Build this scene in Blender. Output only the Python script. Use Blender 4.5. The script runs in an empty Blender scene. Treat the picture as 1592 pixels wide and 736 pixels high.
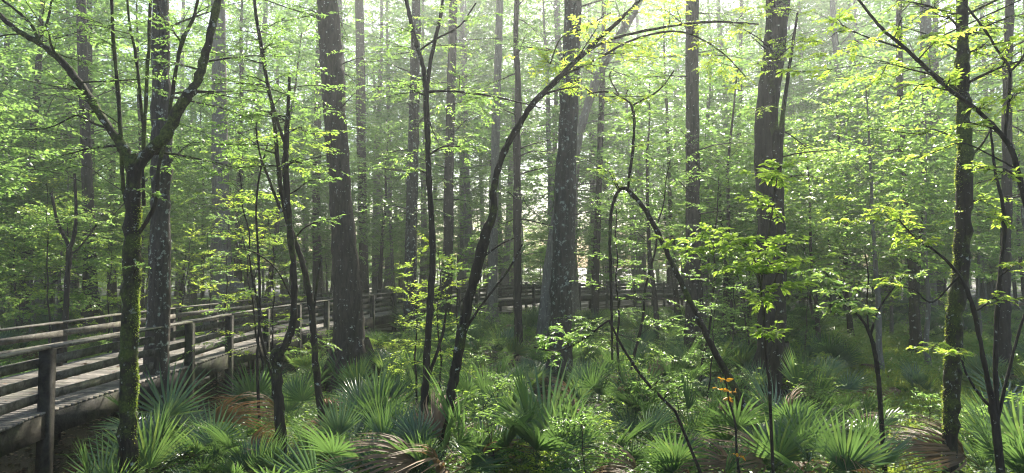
import bpy, math, random
import numpy as np
from mathutils import Vector

# ------------------------------------------------------------------ camera, light, exposure
SC = bpy.context.scene
COL = SC.collection
R = math.radians
F = 1037.0                      # focal length in pixels of the 1592 px wide photograph
CAMZ = 3.4
PITCH = math.atan(45 / F)
cam = bpy.data.objects.new('camera', bpy.data.cameras.new('camera'))
COL.objects.link(cam)
cam.data.sensor_width = 36
cam.data.lens = 36 * F / 1592
cam.data.clip_end = 2000
cam.data.clip_start = 0.05
cam.location = (0, 0, CAMZ)
cam.rotation_euler = (R(90) + PITCH, 0, 0)
SC.camera = cam

SUN_EL, SUN_AZ = 44, 10
w = bpy.data.worlds.new('World'); SC.world = w; w.use_nodes = True
nt = w.node_tree
bg = nt.nodes['Background']; bg.inputs[1].default_value = 0.085
sky = nt.nodes.new('ShaderNodeTexSky'); sky.sky_type = 'NISHITA'; sky.sun_disc = False
sky.sun_elevation = R(SUN_EL); sky.sun_rotation = R(SUN_AZ); sky.air_density = 1.0; sky.dust_density = 2.5
nt.links.new(sky.outputs[0], bg.inputs[0])
sun = bpy.data.objects.new('sun', bpy.data.lights.new('sun', 'SUN'))
COL.objects.link(sun)
sun.data.energy = 5.0; sun.data.angle = R(0.53); sun.data.color = (1.0, 0.93, 0.80)
to_sun = Vector((math.sin(R(SUN_AZ)) * math.cos(R(SUN_EL)), math.cos(R(SUN_AZ)) * math.cos(R(SUN_EL)), math.sin(R(SUN_EL))))
sun.rotation_euler = to_sun.to_track_quat('Z', 'Y').to_euler()
sun.location = to_sun * 60
vs = SC.view_settings
vs.view_transform = 'Standard'; vs.look = 'None'; vs.gamma = 1; vs.use_curve_mapping = False
vs.exposure = 1.68
HAZE = 0.0017
cy = SC.cycles
cy.max_bounces = 9; cy.diffuse_bounces = 6; cy.glossy_bounces = 2; cy.transmission_bounces = 8
cy.volume_bounces = 1; cy.transparent_max_bounces = 4
cy.caustics_reflective = False; cy.caustics_refractive = False
cy.sample_clamp_indirect = 6; cy.sample_clamp_direct = 0
cy.use_denoising = True; cy.pixel_filter_type = 'BLACKMAN_HARRIS'; cy.filter_width = 1.15
cy.use_adaptive_sampling = True; cy.adaptive_threshold = 0.02

# ------------------------------------------------------------------ helpers
def P(px, py, d):
    """point seen at pixel (px, py) of the photograph, d metres ahead of the camera"""
    x = (px - 796) / F; u = (368 - py) / F
    c, s = math.cos(PITCH), math.sin(PITCH)
    yy = c - s * u; zz = s + c * u
    k = d / yy
    return np.array((x * k, d, CAMZ + zz * k))

def PX(x, y):
    return 796 + F * x / max(y, .01)

def unit(v):
    return v / np.maximum(np.linalg.norm(v, axis=-1, keepdims=True), 1e-9)

class MB:
    """collects quads and links them as one mesh object"""
    def __init__(s):
        s.v = []; s.f = []; s.n = 0
    def add(s, v, f):
        v = np.asarray(v, float).reshape(-1, 3); f = np.asarray(f, int).reshape(-1, 4)
        s.v.append(v); s.f.append(f + s.n); s.n += len(v)
    def tube(s, pts, rad, n=8, cap=True, rough=0.0, rng=None):
        pts = np.asarray(pts, float); rad = np.asarray(rad, float)
        m = len(pts)
        t = np.gradient(pts, axis=0); t = unit(t)
        a = np.array((1., 0, 0)) if abs(t[0][0]) < .8 else np.array((0, 1., 0))
        u = np.zeros_like(pts)
        u0 = unit(np.cross(t[0], a))
        for i in range(m):
            u0 = unit(u0 - t[i] * np.dot(u0, t[i])); u[i] = u0
        w_ = np.cross(t, u)
        an = np.linspace(0, 2 * np.pi, n, endpoint=False)
        rr = np.repeat(rad[:, None], n, 1)
        if rough and rng is not None:
            g = rng.normal(0, 1, (m, n)); g = (g + np.roll(g, 1, 1) + np.roll(g, 1, 0)) / 1.7
            rr = rr * (1 + rough * g)
        ring = pts[:, None] + rr[..., None] * (np.cos(an)[None, :, None] * u[:, None] + np.sin(an)[None, :, None] * w_[:, None])
        V = ring.reshape(-1, 3)
        i = np.arange(m - 1)[:, None] * n; j = np.arange(n)[None]
        j2 = (j + 1) % n
        f = np.stack([i + j, i + j2, i + n + j2, i + n + j], -1).reshape(-1, 4)
        s.add(V, f)
    def leaves(s, p, d, nrm, L, W, fine=False, fold=.15):
        p = np.asarray(p); d = unit(np.asarray(d)); sd = unit(np.cross(d, nrm)); nn = np.cross(sd, d)
        L = np.asarray(L)[:, None]; W = np.asarray(W)[:, None]
        k = len(p)
        if fine:
            v = np.stack([p,
                          p + d * L * .30 + sd * W * .48 + nn * L * fold,
                          p + d * L * .68 + sd * W * .36 + nn * L * fold * .7,
                          p + d * L - nn * L * .08,
                          p + d * L * .68 - sd * W * .36 + nn * L * fold * .7,
                          p + d * L * .30 - sd * W * .48 + nn * L * fold], 1)
            b = np.arange(k)[:, None] * 6
            f = np.concatenate([b + [0, 1, 2, 3], b + [0, 3, 4, 5]], 0)
        else:
            v = np.stack([p, p + d * L * .45 + sd * W * .5, p + d * L - nn * L * .1, p + d * L * .45 - sd * W * .5], 1)
            f = np.arange(k)[:, None] * 4 + [0, 1, 2, 3]
        s.add(v.reshape(-1, 3), f)
    def box(s, c, ax, ay, az):
        """box from centre and three half-axis vectors"""
        c = np.asarray(c); v = []
        for k in (-1, 1):
            for j in (-1, 1):
                for i in (-1, 1):
                    v.append(c + i * np.asarray(ax) + j * np.asarray(ay) + k * np.asarray(az))
        s.add(v, [[0, 2, 3, 1], [4, 5, 7, 6], [0, 1, 5, 4], [2, 6, 7, 3], [0, 4, 6, 2], [1, 3, 7, 5]])
    def mesh(s, name, smooth=False):
        V = np.concatenate(s.v); Q = np.concatenate(s.f)
        me = bpy.data.meshes.new(name)
        me.vertices.add(len(V)); me.vertices.foreach_set('co', V.astype(np.float32).ravel())
        me.loops.add(len(Q) * 4); me.loops.foreach_set('vertex_index', Q.astype(np.int32).ravel())
        me.polygons.add(len(Q))
        me.polygons.foreach_set('loop_start', np.arange(0, len(Q) * 4, 4, dtype=np.int32))
        me.polygons.foreach_set('loop_total', np.full(len(Q), 4, dtype=np.int32))
        if smooth: me.polygons.foreach_set('use_smooth', np.ones(len(Q), dtype=bool))
        me.update(); me.validate()
        return me
    def obj(s, name, mat, parent=None, smooth=False):
        me = s.mesh(name, smooth); me.materials.append(mat)
        o = bpy.data.objects.new(name, me); COL.objects.link(o)
        if parent is not None: o.parent = parent
        return o

def tag(o, label=None, cat=None, group=None, kind=None):
    if label: o['label'] = label
    if cat: o['category'] = cat
    if group: o['group'] = group
    if kind: o['kind'] = kind
    return o

def empty(name, loc):
    o = bpy.data.objects.new(name, None); COL.objects.link(o); o.location = loc
    o.empty_display_size = .2
    return o

def copy_tree(o, parent=None):
    c = o.copy(); COL.objects.link(c)
    if parent is not None: c.parent = parent
    for ch in list(o.children): copy_tree(ch, c)
    return c

def smooth_path(pts, k=5):
    """Catmull-Rom through rows of any width"""
    pts = np.asarray(pts, float)
    if len(pts) < 3:
        t = np.linspace(0, 1, k + 1)[:, None]
        return pts[0] * (1 - t) + pts[-1] * t
    q = np.vstack([2 * pts[0] - pts[1], pts, 2 * pts[-1] - pts[-2]])
    out = []
    for i in range(1, len(q) - 2):
        for t in np.linspace(0, 1, k, endpoint=False):
            a, b, c, d = q[i - 1], q[i], q[i + 1], q[i + 2]
            out.append(.5 * (2 * b + (c - a) * t + (2 * a - 5 * b + 4 * c - d) * t * t + (3 * b - a - 3 * c + d) * t ** 3))
    out.append(pts[-1])
    return np.array(out)

# smooth pseudo-noise for the ground
_rg = np.random.default_rng(5)
_w = [(_rg.normal(0, 1, 2) * f, _rg.uniform(0, 6.28), a) for f, a in
      [(.12, .07), (.2, .06), (.35, .05), (.6, .035), (1.1, .025), (1.9, .018), (3.0, .012)] for _ in range(2)]
def gz(x, y):
    z = 0
    for k, ph, a in _w: z = z + a * np.sin(x * k[0] + y * k[1] + ph)
    # muddy channel under the near stretch of boardwalk
    cx = -9.0 + np.clip(np.asarray(y, float) - 19, 0, 30) * .12
    z = z - .75 * np.exp(-((x - cx) / 2.0) ** 4) / (1 + np.exp((np.asarray(y, float) - 30) * .5))
    return z
def pn(x, y, f, s):
    r = np.random.default_rng(s); z = 0
    for _ in range(5):
        k = r.normal(0, f, 2); z = z + np.sin(x * k[0] + y * k[1] + r.uniform(0, 6.28))
    return z / 5

# ------------------------------------------------------------------ materials
def newmat(name):
    m = bpy.data.materials.new(name); m.use_nodes = True
    t = m.node_tree; t.nodes.clear()
    out = t.nodes.new('ShaderNodeOutputMaterial')
    return m, t, out

def nd(t, typ, **kw):
    n = t.nodes.new(typ)
    for k, v in kw.items():
        if k.startswith('i_'):
            key = k[2:]
            n.inputs[int(key) if key.isdigit() else key].default_value = v
        else: setattr(n, k, v)
    return n

def ramp(t, fac, stops):
    r = t.nodes.new('ShaderNodeValToRGB')
    e = r.color_ramp.elements
    while len(e) < len(stops): e.new(.5)
    for k, (p, c) in zip(e, stops):
        k.position = p; k.color = (*c, 1)
    t.links.new(fac, r.inputs[0]); return r

def leaf_mat(name, c1, c2, c3, trans, tcol, rough=.45, spec=.5):
    """c1..c3: reflectance range, tcol: light let through"""
    m, t, out = newmat(name)
    g = nd(t, 'ShaderNodeNewGeometry'); oi = nd(t, 'ShaderNodeObjectInfo')
    mul = nd(t, 'ShaderNodeMath', operation='MULTIPLY_ADD'); mul.inputs[1].default_value = .55; 
    m2 = nd(t, 'ShaderNodeMath', operation='MULTIPLY', i_1=.45)
    t.links.new(oi.outputs['Random'], m2.inputs[0])
    t.links.new(g.outputs['Random Per Island'], mul.inputs[0]); t.links.new(m2.outputs[0], mul.inputs[2])
    r = ramp(t, mul.outputs[0], [(.1, c1), (.5, c2), (.95, c3)])
    pb = nd(t, 'ShaderNodeBsdfPrincipled', i_Roughness=rough)
    pb.inputs['Specular IOR Level'].default_value = spec
    t.links.new(r.outputs[0], pb.inputs['Base Color'])
    tl = nd(t, 'ShaderNodeBsdfTranslucent')
    r2 = ramp(t, mul.outputs[0], [(.1, tuple(a * .7 for a in tcol)), (.6, tcol), (.95, (min(1, tcol[0] * 1.5), tcol[1] * 1.15, tcol[2]))])
    t.links.new(r2.outputs[0], tl.inputs[0])
    mx = nd(t, 'ShaderNodeMixShader', i_0=trans)
    t.links.new(pb.outputs[0], mx.inputs[1]); t.links.new(tl.outputs[0], mx.inputs[2])
    t.links.new(mx.outputs[0], out.inputs[0])
    return m

def bark_mat(name, c1, c2, lichen=0., moss=0., lcol=(.42, .46, .40), scale=1., mscale=1.2, bump=.6):
    m, t, out = newmat(name); L = t.links.new
    tc = nd(t, 'ShaderNodeTexCoord')
    mp = nd(t, 'ShaderNodeMapping'); mp.inputs['Scale'].default_value = (9 * scale, 9 * scale, 1.6 * scale)
    L(tc.outputs['Object'], mp.inputs[0])
    n1 = nd(t, 'ShaderNodeTexNoise', i_Scale=1.6, i_Detail=6, i_Roughness=.65, i_Distortion=.6)
    L(mp.outputs[0], n1.inputs['Vector'])
    r = ramp(t, n1.outputs[0], [(.32, c1), (.7, c2)])
    col = r.outputs[0]
    if lichen:
        n2 = nd(t, 'ShaderNodeTexNoise', i_Scale=9., i_Detail=6, i_Roughness=.7)
        L(tc.outputs['Object'], n2.inputs['Vector'])
        r2 = ramp(t, n2.outputs[0], [(.64 - lichen * .08, (0, 0, 0)), (.68 - lichen * .08, (1, 1, 1))])
        mx = nd(t, 'ShaderNodeMixRGB', i_2=(*lcol, 1)); L(r2.outputs[0], mx.inputs[0]); L(col, mx.inputs[1]); col = mx.outputs[0]
    if moss:
        n3 = nd(t, 'ShaderNodeTexNoise', i_Scale=mscale, i_Detail=7, i_Roughness=.75)
        L(tc.outputs['Object'], n3.inputs['Vector'])
        r3 = ramp(t, n3.outputs[0], [(.60 - moss * .2, (0, 0, 0)), (.70 - moss * .2, (1, 1, 1))])
        n4 = nd(t, 'ShaderNodeTexNoise', i_Scale=40, i_Detail=3); L(tc.outputs['Object'], n4.inputs['Vector'])
        r4 = ramp(t, n4.outputs[0], [(.3, (.035, .055, .012)), (.7, (.11, .14, .03))])
        mx = nd(t, 'ShaderNodeMixRGB'); L(r3.outputs[0], mx.inputs[0]); L(col, mx.inputs[1]); L(r4.outputs[0], mx.inputs[2]); col = mx.outputs[0]
    pb = nd(t, 'ShaderNodeBsdfPrincipled', i_Roughness=.85)
    pb.inputs['Specular IOR Level'].default_value = .2
    L(col, pb.inputs['Base Color'])
    n5 = nd(t, 'ShaderNodeTexNoise', i_Scale=3.5, i_Detail=5, i_Roughness=.7); L(mp.outputs[0], n5.inputs['Vector'])
    bp = nd(t, 'ShaderNodeBump', i_Strength=bump, i_Distance=.04)
    L(n5.outputs[0], bp.inputs['Height']); L(bp.outputs[0], pb.inputs['Normal'])
    L(pb.outputs[0], out.inputs[0])
    return m

def wood_mat(name, c1, c2, green=.0):
    m, t, out = newmat(name); L = t.links.new
    tc = nd(t, 'ShaderNodeTexCoord'); g = nd(t, 'ShaderNodeNewGeometry')
    n1 = nd(t, 'ShaderNodeTexNoise', i_Scale=6., i_Detail=8, i_Roughness=.78, i_Distortion=.4); L(tc.outputs['Object'], n1.inputs['Vector'])
    r = ramp(t, n1.outputs[0], [(.4, c1), (.62, c2)])
    r1 = ramp(t, g.outputs['Random Per Island'], [(0, (.6, .6, .6)), (1, (1.15, 1.12, 1.08))])
    mx = nd(t, 'ShaderNodeMixRGB', blend_type='MULTIPLY', i_0=1.); L(r.outputs[0], mx.inputs[1]); L(r1.outputs[0], mx.inputs[2])
    n2 = nd(t, 'ShaderNodeTexNoise', i_Scale=1.1, i_Detail=6, i_Roughness=.7); L(tc.outputs['Object'], n2.inputs['Vector'])
    r2 = ramp(t, n2.outputs[0], [(.5, (0, 0, 0)), (.62, (green, green, green))])
    m2 = nd(t, 'ShaderNodeMixRGB', i_2=(.07, .085, .035, 1)); L(r2.outputs[0], m2.inputs[0]); L(mx.outputs[0], m2.inputs[1])
    pb = nd(t, 'ShaderNodeBsdfPrincipled', i_Roughness=.75); pb.inputs['Specular IOR Level'].default_value = .25; L(m2.outputs[0], pb.inputs['Base Color'])
    n3 = nd(t, 'ShaderNodeTexNoise', i_Scale=26, i_Detail=5, i_Roughness=.7); L(tc.outputs['Object'], n3.inputs['Vector'])
    bp = nd(t, 'ShaderNodeBump', i_Strength=.8, i_Distance=.015); L(n3.outputs[0], bp.inputs['Height']); L(bp.outputs[0], pb.inputs['Normal'])
    L(pb.outputs[0], out.inputs[0]); return m

LEAF = leaf_mat('leaf_green', (.035, .085, .018), (.06, .13, .025), (.10, .17, .03), .58, (.33, .56, .12), rough=.30, spec=.7)
LEAF_CANOPY = leaf_mat('leaf_canopy', (.035, .08, .02), (.055, .12, .025), (.09, .15, .03), .6, (.32, .56, .13), rough=.33, spec=.6)
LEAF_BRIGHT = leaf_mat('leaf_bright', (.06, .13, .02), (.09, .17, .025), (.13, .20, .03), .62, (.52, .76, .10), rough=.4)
LEAF_HERB = leaf_mat('leaf_herb', (.05, .12, .03), (.08, .18, .04), (.13, .23, .05), .48, (.34, .58, .08))
LEAF_YELLOW = leaf_mat('leaf_yellow', (.45, .22, .02), (.6, .32, .02), (.5, .16, .02), .5, (.8, .42, .03))
LEAF_RED = leaf_mat('leaf_red', (.4, .03, .02), (.5, .05, .02), (.3, .06, .02), .5, (.7, .06, .03))
LEAF_DEAD = leaf_mat('leaf_dead', (.06, .035, .018), (.14, .085, .045), (.26, .18, .10), .25, (.2, .12, .05), rough=.6)
GRASS = leaf_mat('grass_blade', (.08, .14, .025), (.13, .20, .03), (.20, .25, .045), .45, (.46, .62, .08))
PALM = leaf_mat('palm_blade', (.03, .075, .04), (.05, .11, .055), (.13, .18, .05), .28, (.22, .40, .09), rough=.26, spec=.7)
PALM_DEAD = leaf_mat('palm_dead', (.12, .07, .035), (.20, .13, .07), (.30, .21, .12), .2, (.25, .15, .06), rough=.6)
BARK = bark_mat('bark', (.022, .018, .014), (.09, .075, .06), lichen=.3, bump=1.)
BARK_LICHEN = bark_mat('bark_lichen', (.025, .022, .018), (.10, .088, .072), lichen=.9, lcol=(.30, .34, .29), bump=1.)
BARK_MOSS = bark_mat('bark_moss', (.014, .011, .008), (.055, .045, .032), lichen=.4, moss=.35)
BARK_MOSSY = bark_mat('bark_very_mossy', (.014, .012, .008), (.05, .042, .03), lichen=.5, moss=.62, mscale=1.6)
BARK_DARK = bark_mat('bark_dark', (.012, .010, .008), (.05, .042, .034), lichen=.1)
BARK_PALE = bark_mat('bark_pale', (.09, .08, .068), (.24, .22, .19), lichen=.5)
WOOD = wood_mat('weathered_wood', (.045, .042, .034), (.20, .19, .165), green=.7)
WOOD_DECK = wood_mat('deck_wood', (.12, .11, .10), (.30, .28, .25), green=.35)
WOOD_DARK = wood_mat('dark_wood', (.010, .009, .007), (.055, .052, .042), green=.6)  # darkest wood tone, for posts, edge beams, cross beams and joists

def ground_mat():
    m, t, out = newmat('forest_floor'); L = t.links.new
    tc = nd(t, 'ShaderNodeTexCoord')
    n1 = nd(t, 'ShaderNodeTexNoise', i_Scale=.5, i_Detail=8, i_Roughness=.7); L(tc.outputs['Object'], n1.inputs['Vector'])
    r = ramp(t, n1.outputs[0], [(.3, (.014, .011, .008)), (.52, (.035, .026, .016)), (.66, (.03, .045, .014)), (.8, (.06, .05, .03))])
    v = nd(t, 'ShaderNodeTexVoronoi', i_Scale=14.); L(tc.outputs['Object'], v.inputs['Vector'])
    r2 = ramp(t, v.outputs['Color'], [(.55, (.5, .5, .5)), (.9, (2.2, 1.8, 1.4))])
    mx = nd(t, 'ShaderNodeMixRGB', blend_type='MULTIPLY', i_0=.8); L(r.outputs[0], mx.inputs[1]); L(r2.outputs[0], mx.inputs[2])
    pb = nd(t, 'ShaderNodeBsdfPrincipled'); L(mx.outputs[0], pb.inputs['Base Color'])
    n2 = nd(t, 'ShaderNodeTexNoise', i_Scale=.9, i_Detail=4); L(tc.outputs['Object'], n2.inputs['Vector'])
    r3 = ramp(t, n2.outputs[0], [(.4, (.3, .3, .3)), (.6, (.85, .85, .85))]); L(r3.outputs[0], pb.inputs['Roughness'])
    n3 = nd(t, 'ShaderNodeTexNoise', i_Scale=12, i_Detail=6); L(tc.outputs['Object'], n3.inputs['Vector'])
    bp = nd(t, 'ShaderNodeBump', i_Strength=.9, i_Distance=.06); L(n3.outputs[0], bp.inputs['Height']); L(bp.outputs[0], pb.inputs['Normal'])
    L(pb.outputs[0], out.inputs[0]); return m
GROUND = ground_mat()

# ------------------------------------------------------------------ ground
def build_ground():
    a = np.concatenate([[-900, -400, -200, -120], np.arange(-80, 80.1, .5), [120, 200, 400, 900]])
    b = np.concatenate([[-600, -200, -80, -30], np.arange(-12, 90.1, .5), [120, 200, 400, 900]])
    X, Y = np.meshgrid(a, b); Z = gz(X, Y)
    far = np.clip((np.hypot(X, Y - 30) - 70) / 60, 0, 1); Z = Z * (1 - far)
    V = np.stack([X, Y, Z], -1).reshape(-1, 3); n = len(a)
    i = np.arange(len(b) - 1)[:, None] * n; j = np.arange(n - 1)[None]
    f = np.stack([i + j, i + j + 1, i + n + j + 1, i + n + j], -1).reshape(-1, 4)
    m = MB(); m.add(V, f); o = m.obj('ground', GROUND, smooth=True); tag(o, kind='structure')
build_ground()
def build_water():
    m, t, out = newmat('black_water'); L = t.links.new
    pb = nd(t, 'ShaderNodeBsdfPrincipled', i_Roughness=.16); pb.inputs['Specular IOR Level'].default_value = .15; pb.inputs['Base Color'].default_value = (.006, .005, .004, 1)
    tc = nd(t, 'ShaderNodeTexCoord'); n = nd(t, 'ShaderNodeTexNoise', i_Scale=7., i_Detail=7, i_Roughness=.75); L(tc.outputs['Object'], n.inputs['Vector'])
    bp = nd(t, 'ShaderNodeBump', i_Strength=1., i_Distance=.25); L(n.outputs[0], bp.inputs['Height']); L(bp.outputs[0], pb.inputs['Normal'])
    L(pb.outputs[0], out.inputs[0])
    w_ = MB(); w_.add([(-13, 0, -.52), (-4.5, 0, -.52), (-4.5, 32, -.52), (-13, 32, -.52)], [[0, 1, 2, 3]])
    tag(w_.obj('water', m), kind='structure')
build_water()

# ------------------------------------------------------------------ boardwalk
EDGE = np.array([(-6.9, 1.5), (-7.1, 6), (-7.3, 9.4), (-7.45, 10.6), (-7.5, 15), (-7.6, 18.5), (-7.15, 24), (-5.9, 31.5), (-3.5, 38),
                 (-1.2, 43), (3.1, 49), (9, 51.8), (14, 52.5), (20, 52.6), (27, 52.2)])
def resample(p, step):
    p = smooth_path(p, 12); d = np.r_[0, np.cumsum(np.linalg.norm(np.diff(p, axis=0), axis=1))]
    s = np.arange(0, d[-1], step)
    return np.stack([np.interp(s, d, p[:, k]) for k in range(p.shape[1])], 1), s
DECK_Z, RAIL_Z, DW = 1.12, 2.12, 2.7
def left_of(p):
    t = unit(np.gradient(p, axis=0)); return np.stack([-t[:, 1], t[:, 0]], 1)
EDGE_S, _ = resample(EDGE, .5)
EDGE_MID = EDGE_S + left_of(EDGE_S) * DW / 2

def build_boardwalk():
    rng = np.random.default_rng(3)
    root = empty('boardwalk', (-7.5 - DW / 2, 9, 0))
    tag(root, 'weathered grey raised boardwalk with plank railings curving away through the forest', 'boardwalk')
    off = np.array(root.location)
    def fin(m, name, mat, label=None):
        for k in range(len(m.v)): m.v[k] = m.v[k] - off
        o = m.obj(name, mat, root)
        if label: o['label'] = label
        return o
    b, _ = resample(EDGE, .152); nl = left_of(b); tt = np.stack([nl[:, 1], -nl[:, 0]], 1)
    m = MB()
    for p, n, t in zip(b, nl, tt):
        ov = rng.uniform(.0, .012)
        c = np.r_[p + n * DW / 2, DECK_Z - .02 + rng.normal(0, .002)]
        m.box(c, np.r_[n * (DW / 2 + .17 + ov), 0], np.r_[t * .069, rng.normal(0, .001)], (0, 0, .019))
    fin(m, 'deck', WOOD_DECK)
    ps, _ = resample(EDGE, 2.4); pn_ = left_of(ps)
    # slide so that a post stands where the photograph's nearest one does
    d0 = np.argmin(abs(ps[:, 1] - 10.6)); sh = (10.6 - ps[d0, 1])
    sfine, ss = resample(EDGE, .05)
    k0 = np.argmin(abs(sfine[:, 1] - 10.6)); s0 = ss[k0] % 2.4
    idx = [np.argmin(abs(ss - s)) for s in np.arange(s0, ss[-1], 2.4)]
    nf = left_of(sfine)
    for side, (off_in, sg) in enumerate([(-.13, -1), (DW + .13, 1)]):
        path = np.array([sfine[i] + nf[i] * off_in for i in idx]); nn = np.array([nf[i] for i in idx])
        for p, n in zip(path, nn):
            t = np.array([n[1], -n[0]]); mm = MB()
            hw = .083
            z0 = -1.3; z1 = RAIL_Z - .04
            lean = rng.normal(0, .006, 2)
            mm.box((p[0], p[1], (z0 + z1) / 2), (*(n * hw), 0), (*(t * hw), 0), (lean[0], lean[1], (z1 - z0) / 2))
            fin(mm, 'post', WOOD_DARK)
        cap = MB(); rails = [MB() for _ in range(3)]; fas = MB()
        for a, c, n in zip(path[:-1], path[1:], nn[:-1]):
            t = unit(c - a); n = np.array([-t[1], t[0]]); mid = (a + c) / 2; h = np.linalg.norm(c - a) / 2
            tz = rng.normal(0, .004)
            cap.box((*(mid - n * sg * .03), RAIL_Z - .018 + rng.normal(0, .003)), (*(t * (h - .003)), tz), (*(n * .085), 0), (0, 0, .019))
            for k, zc in enumerate((.75, .48, .21)):
                rails[k].box((*(mid - n * sg * .105), DECK_Z + zc + rng.normal(0, .008)), (*(t * (h - .003)), rng.normal(0, .006)), (*(n * .02), 0), (0, 0, .068))
            fas.box((*(mid + n * sg * .025), DECK_Z - .225), (*(t * (h - .003)), 0), (*(n * .024), 0), (0, 0, .18))
        fin(cap, 'handrail', WOOD)
        for r_ in rails: fin(r_, 'rail_board', WOOD)
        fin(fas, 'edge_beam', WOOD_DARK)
    cb = MB()
    for i in idx:
        p, n = sfine[i], nf[i]; t = np.array([n[1], -n[0]])
        cb.box((*(p + n * DW / 2 + t * .13), DECK_Z - .27), (*(n * (DW / 2 - .02)), 0), (*(t * .04), 0), (0, 0, .11))
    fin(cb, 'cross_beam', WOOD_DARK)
    js = MB(); q, _ = resample(EDGE, 1.2); nq = left_of(q)
    for o_ in (.65, 1.35, 2.05):
        pp = q + nq * o_
        for a, c in zip(pp[:-1], pp[1:]):
            t = unit(c - a); mid = (a + c) / 2; h = np.linalg.norm(c - a) / 2
            js.box((*mid, DECK_Z - .102), (*(t * h), 0), (-t[1] * .02, t[0] * .02, 0), (0, 0, .055))
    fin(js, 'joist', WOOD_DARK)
build_boardwalk()

# ------------------------------------------------------------------ foliage generators
UP = np.array((0., 0, 1))
def limb_path(rng, p0, d, length, n=7, droop=.15, wob=.06):
    pts = [np.array(p0, float)]; d = unit(np.array(d, float)); st = length / (n - 1)
    for i in range(n - 1):
        d = unit(d + rng.normal(0, wob, 3) + np.array((0, 0, -droop / n)))
        pts.append(pts[-1] + d * st)
    return np.array(pts)

def spray(rng, wood, leaf, path, r0, leaf_len, twigs, per, tlen, fine=False, flat=.28, twigtube=True, start=.25, ratio=.5):
    """leafy side twigs in a roughly level plane along a limb"""
    m = len(path); T = unit(np.gradient(path, axis=0))
    wood.tube(path, r0 * np.linspace(1, .25, m), n=5 if r0 > .008 else 4)
    ts = start + (1 - start) * np.sort(rng.uniform(0, 1, twigs)) ; ts[-1] = 1
    for k, t in enumerate(ts):
        x = t * (m - 1); i = min(int(x), m - 2); f = x - i
        p = path[i] * (1 - f) + path[i + 1] * f; d = T[i]
        side = unit(np.cross(d, UP) + 1e-6) * (1 if k % 2 else -1)
        a = rng.uniform(.35, 1.3)
        if k == twigs - 1: a = 0
        td = unit(d * math.cos(a) + side * math.sin(a) + UP * rng.normal(0, .16))
        tl = tlen * rng.uniform(.55, 1.15) * (1 - .45 * abs(t - .45))
        q = limb_path(rng, p, td, tl, 4, droop=.25, wob=.07)
        if twigtube: wood.tube(q, max(r0 * .35, .0025) * np.linspace(1, .4, 4), n=3)
        s = np.linspace(.12, 1, per) + rng.normal(0, .03, per); s = np.clip(s, .05, 1)
        x = s * 3; ii = np.minimum(x.astype(int), 2); ff = (x - ii)[:, None]
        lp = q[ii] * (1 - ff) + q[ii + 1] * ff
        ld = unit(q[-1] - q[0]); ls = unit(np.cross(ld, UP) + 1e-6)
        sg = np.where(np.arange(per) % 2, 1., -1.)[:, None]
        dirs = ld * rng.uniform(.35, .9, (per, 1)) + ls * sg * rng.uniform(.6, 1.1, (per, 1)) + rng.normal(0, .22, (per, 3)) + UP * -.08
        nr = UP + rng.normal(0, flat, (per, 3))
        L = leaf_len * rng.uniform(.45, 1.3, per)
        leaf.leaves(lp, dirs, nr, L, L * ratio * rng.uniform(.8, 1.1, per), fine)

def gen_tree(seed, H, r, limb_from, limbs, limb_len, leaf_len, twigs, per, tlen, lean=.03, kind='under', sides=8, fine=False, elev=(-.1, .9), twigtube=False, flat=.3, ratio=.5):
    rng = np.random.default_rng(seed)
    wood, leaf = MB(), MB()
    n = 12
    z = np.linspace(0, H, n)
    az = rng.uniform(0, 6.28); wob = np.cumsum(rng.normal(0, lean * H / n, (n, 2)), 0); wob[0] = 0
    path = np.c_[wob[:, 0] + math.cos(az) * lean * z, wob[:, 1] + math.sin(az) * lean * z, z]
    path = np.vstack([[path[0][0], path[0][1], -.35], path])
    path = smooth_path(path, 3); m = len(path)
    tt = np.clip(path[:, 2] / H, 0, 1)
    rad = r * (1 - .8 * tt) * (1 + .5 * np.exp(-np.clip(path[:, 2], 0, 99) / (r * 2.5)))
    wood.tube(path, rad, n=sides, rough=.03, rng=rng)
    ga = rng.uniform(0, 6.28)
    for k in range(limbs):
        t = limb_from + (1 - limb_from) * (k + rng.uniform(0, .8)) / limbs
        x = t * (m - 1); i = min(int(x), m - 2); p = path[i] * (1 - (x - i)) + path[i + 1] * (x - i)
        ga += 2.4 + rng.normal(0, .4)
        e = rng.uniform(*elev) + .5 * max(0, t - .6)
        d = np.array((math.cos(ga), math.sin(ga), math.tan(e)))
        if kind == 'under': ll = limb_len * (1.1 - .75 * t) * rng.uniform(.6, 1.2)
        else:
            s = (t - limb_from) / (1 - limb_from)
            ll = limb_len * (.45 + 1.1 * math.sqrt(max(0, s * (1 - s)))) * rng.uniform(.6, 1.15)
        lp = limb_path(rng, p, d, ll, 7, droop=.35)
        spray(rng, wood, leaf, lp, max(.007, r * .15 * (1 - .6 * t)), leaf_len, twigs, per, tlen, fine=fine, twigtube=twigtube, flat=flat, ratio=ratio)
    return wood, leaf

def make_tree(name, wl, bark, leafm, loc=(0, 0, 0)):
    root = empty(name, loc)
    wl[0].obj('trunk', bark, root, smooth=True)
    wl[1].obj('crown', leafm, root)
    return root

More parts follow.
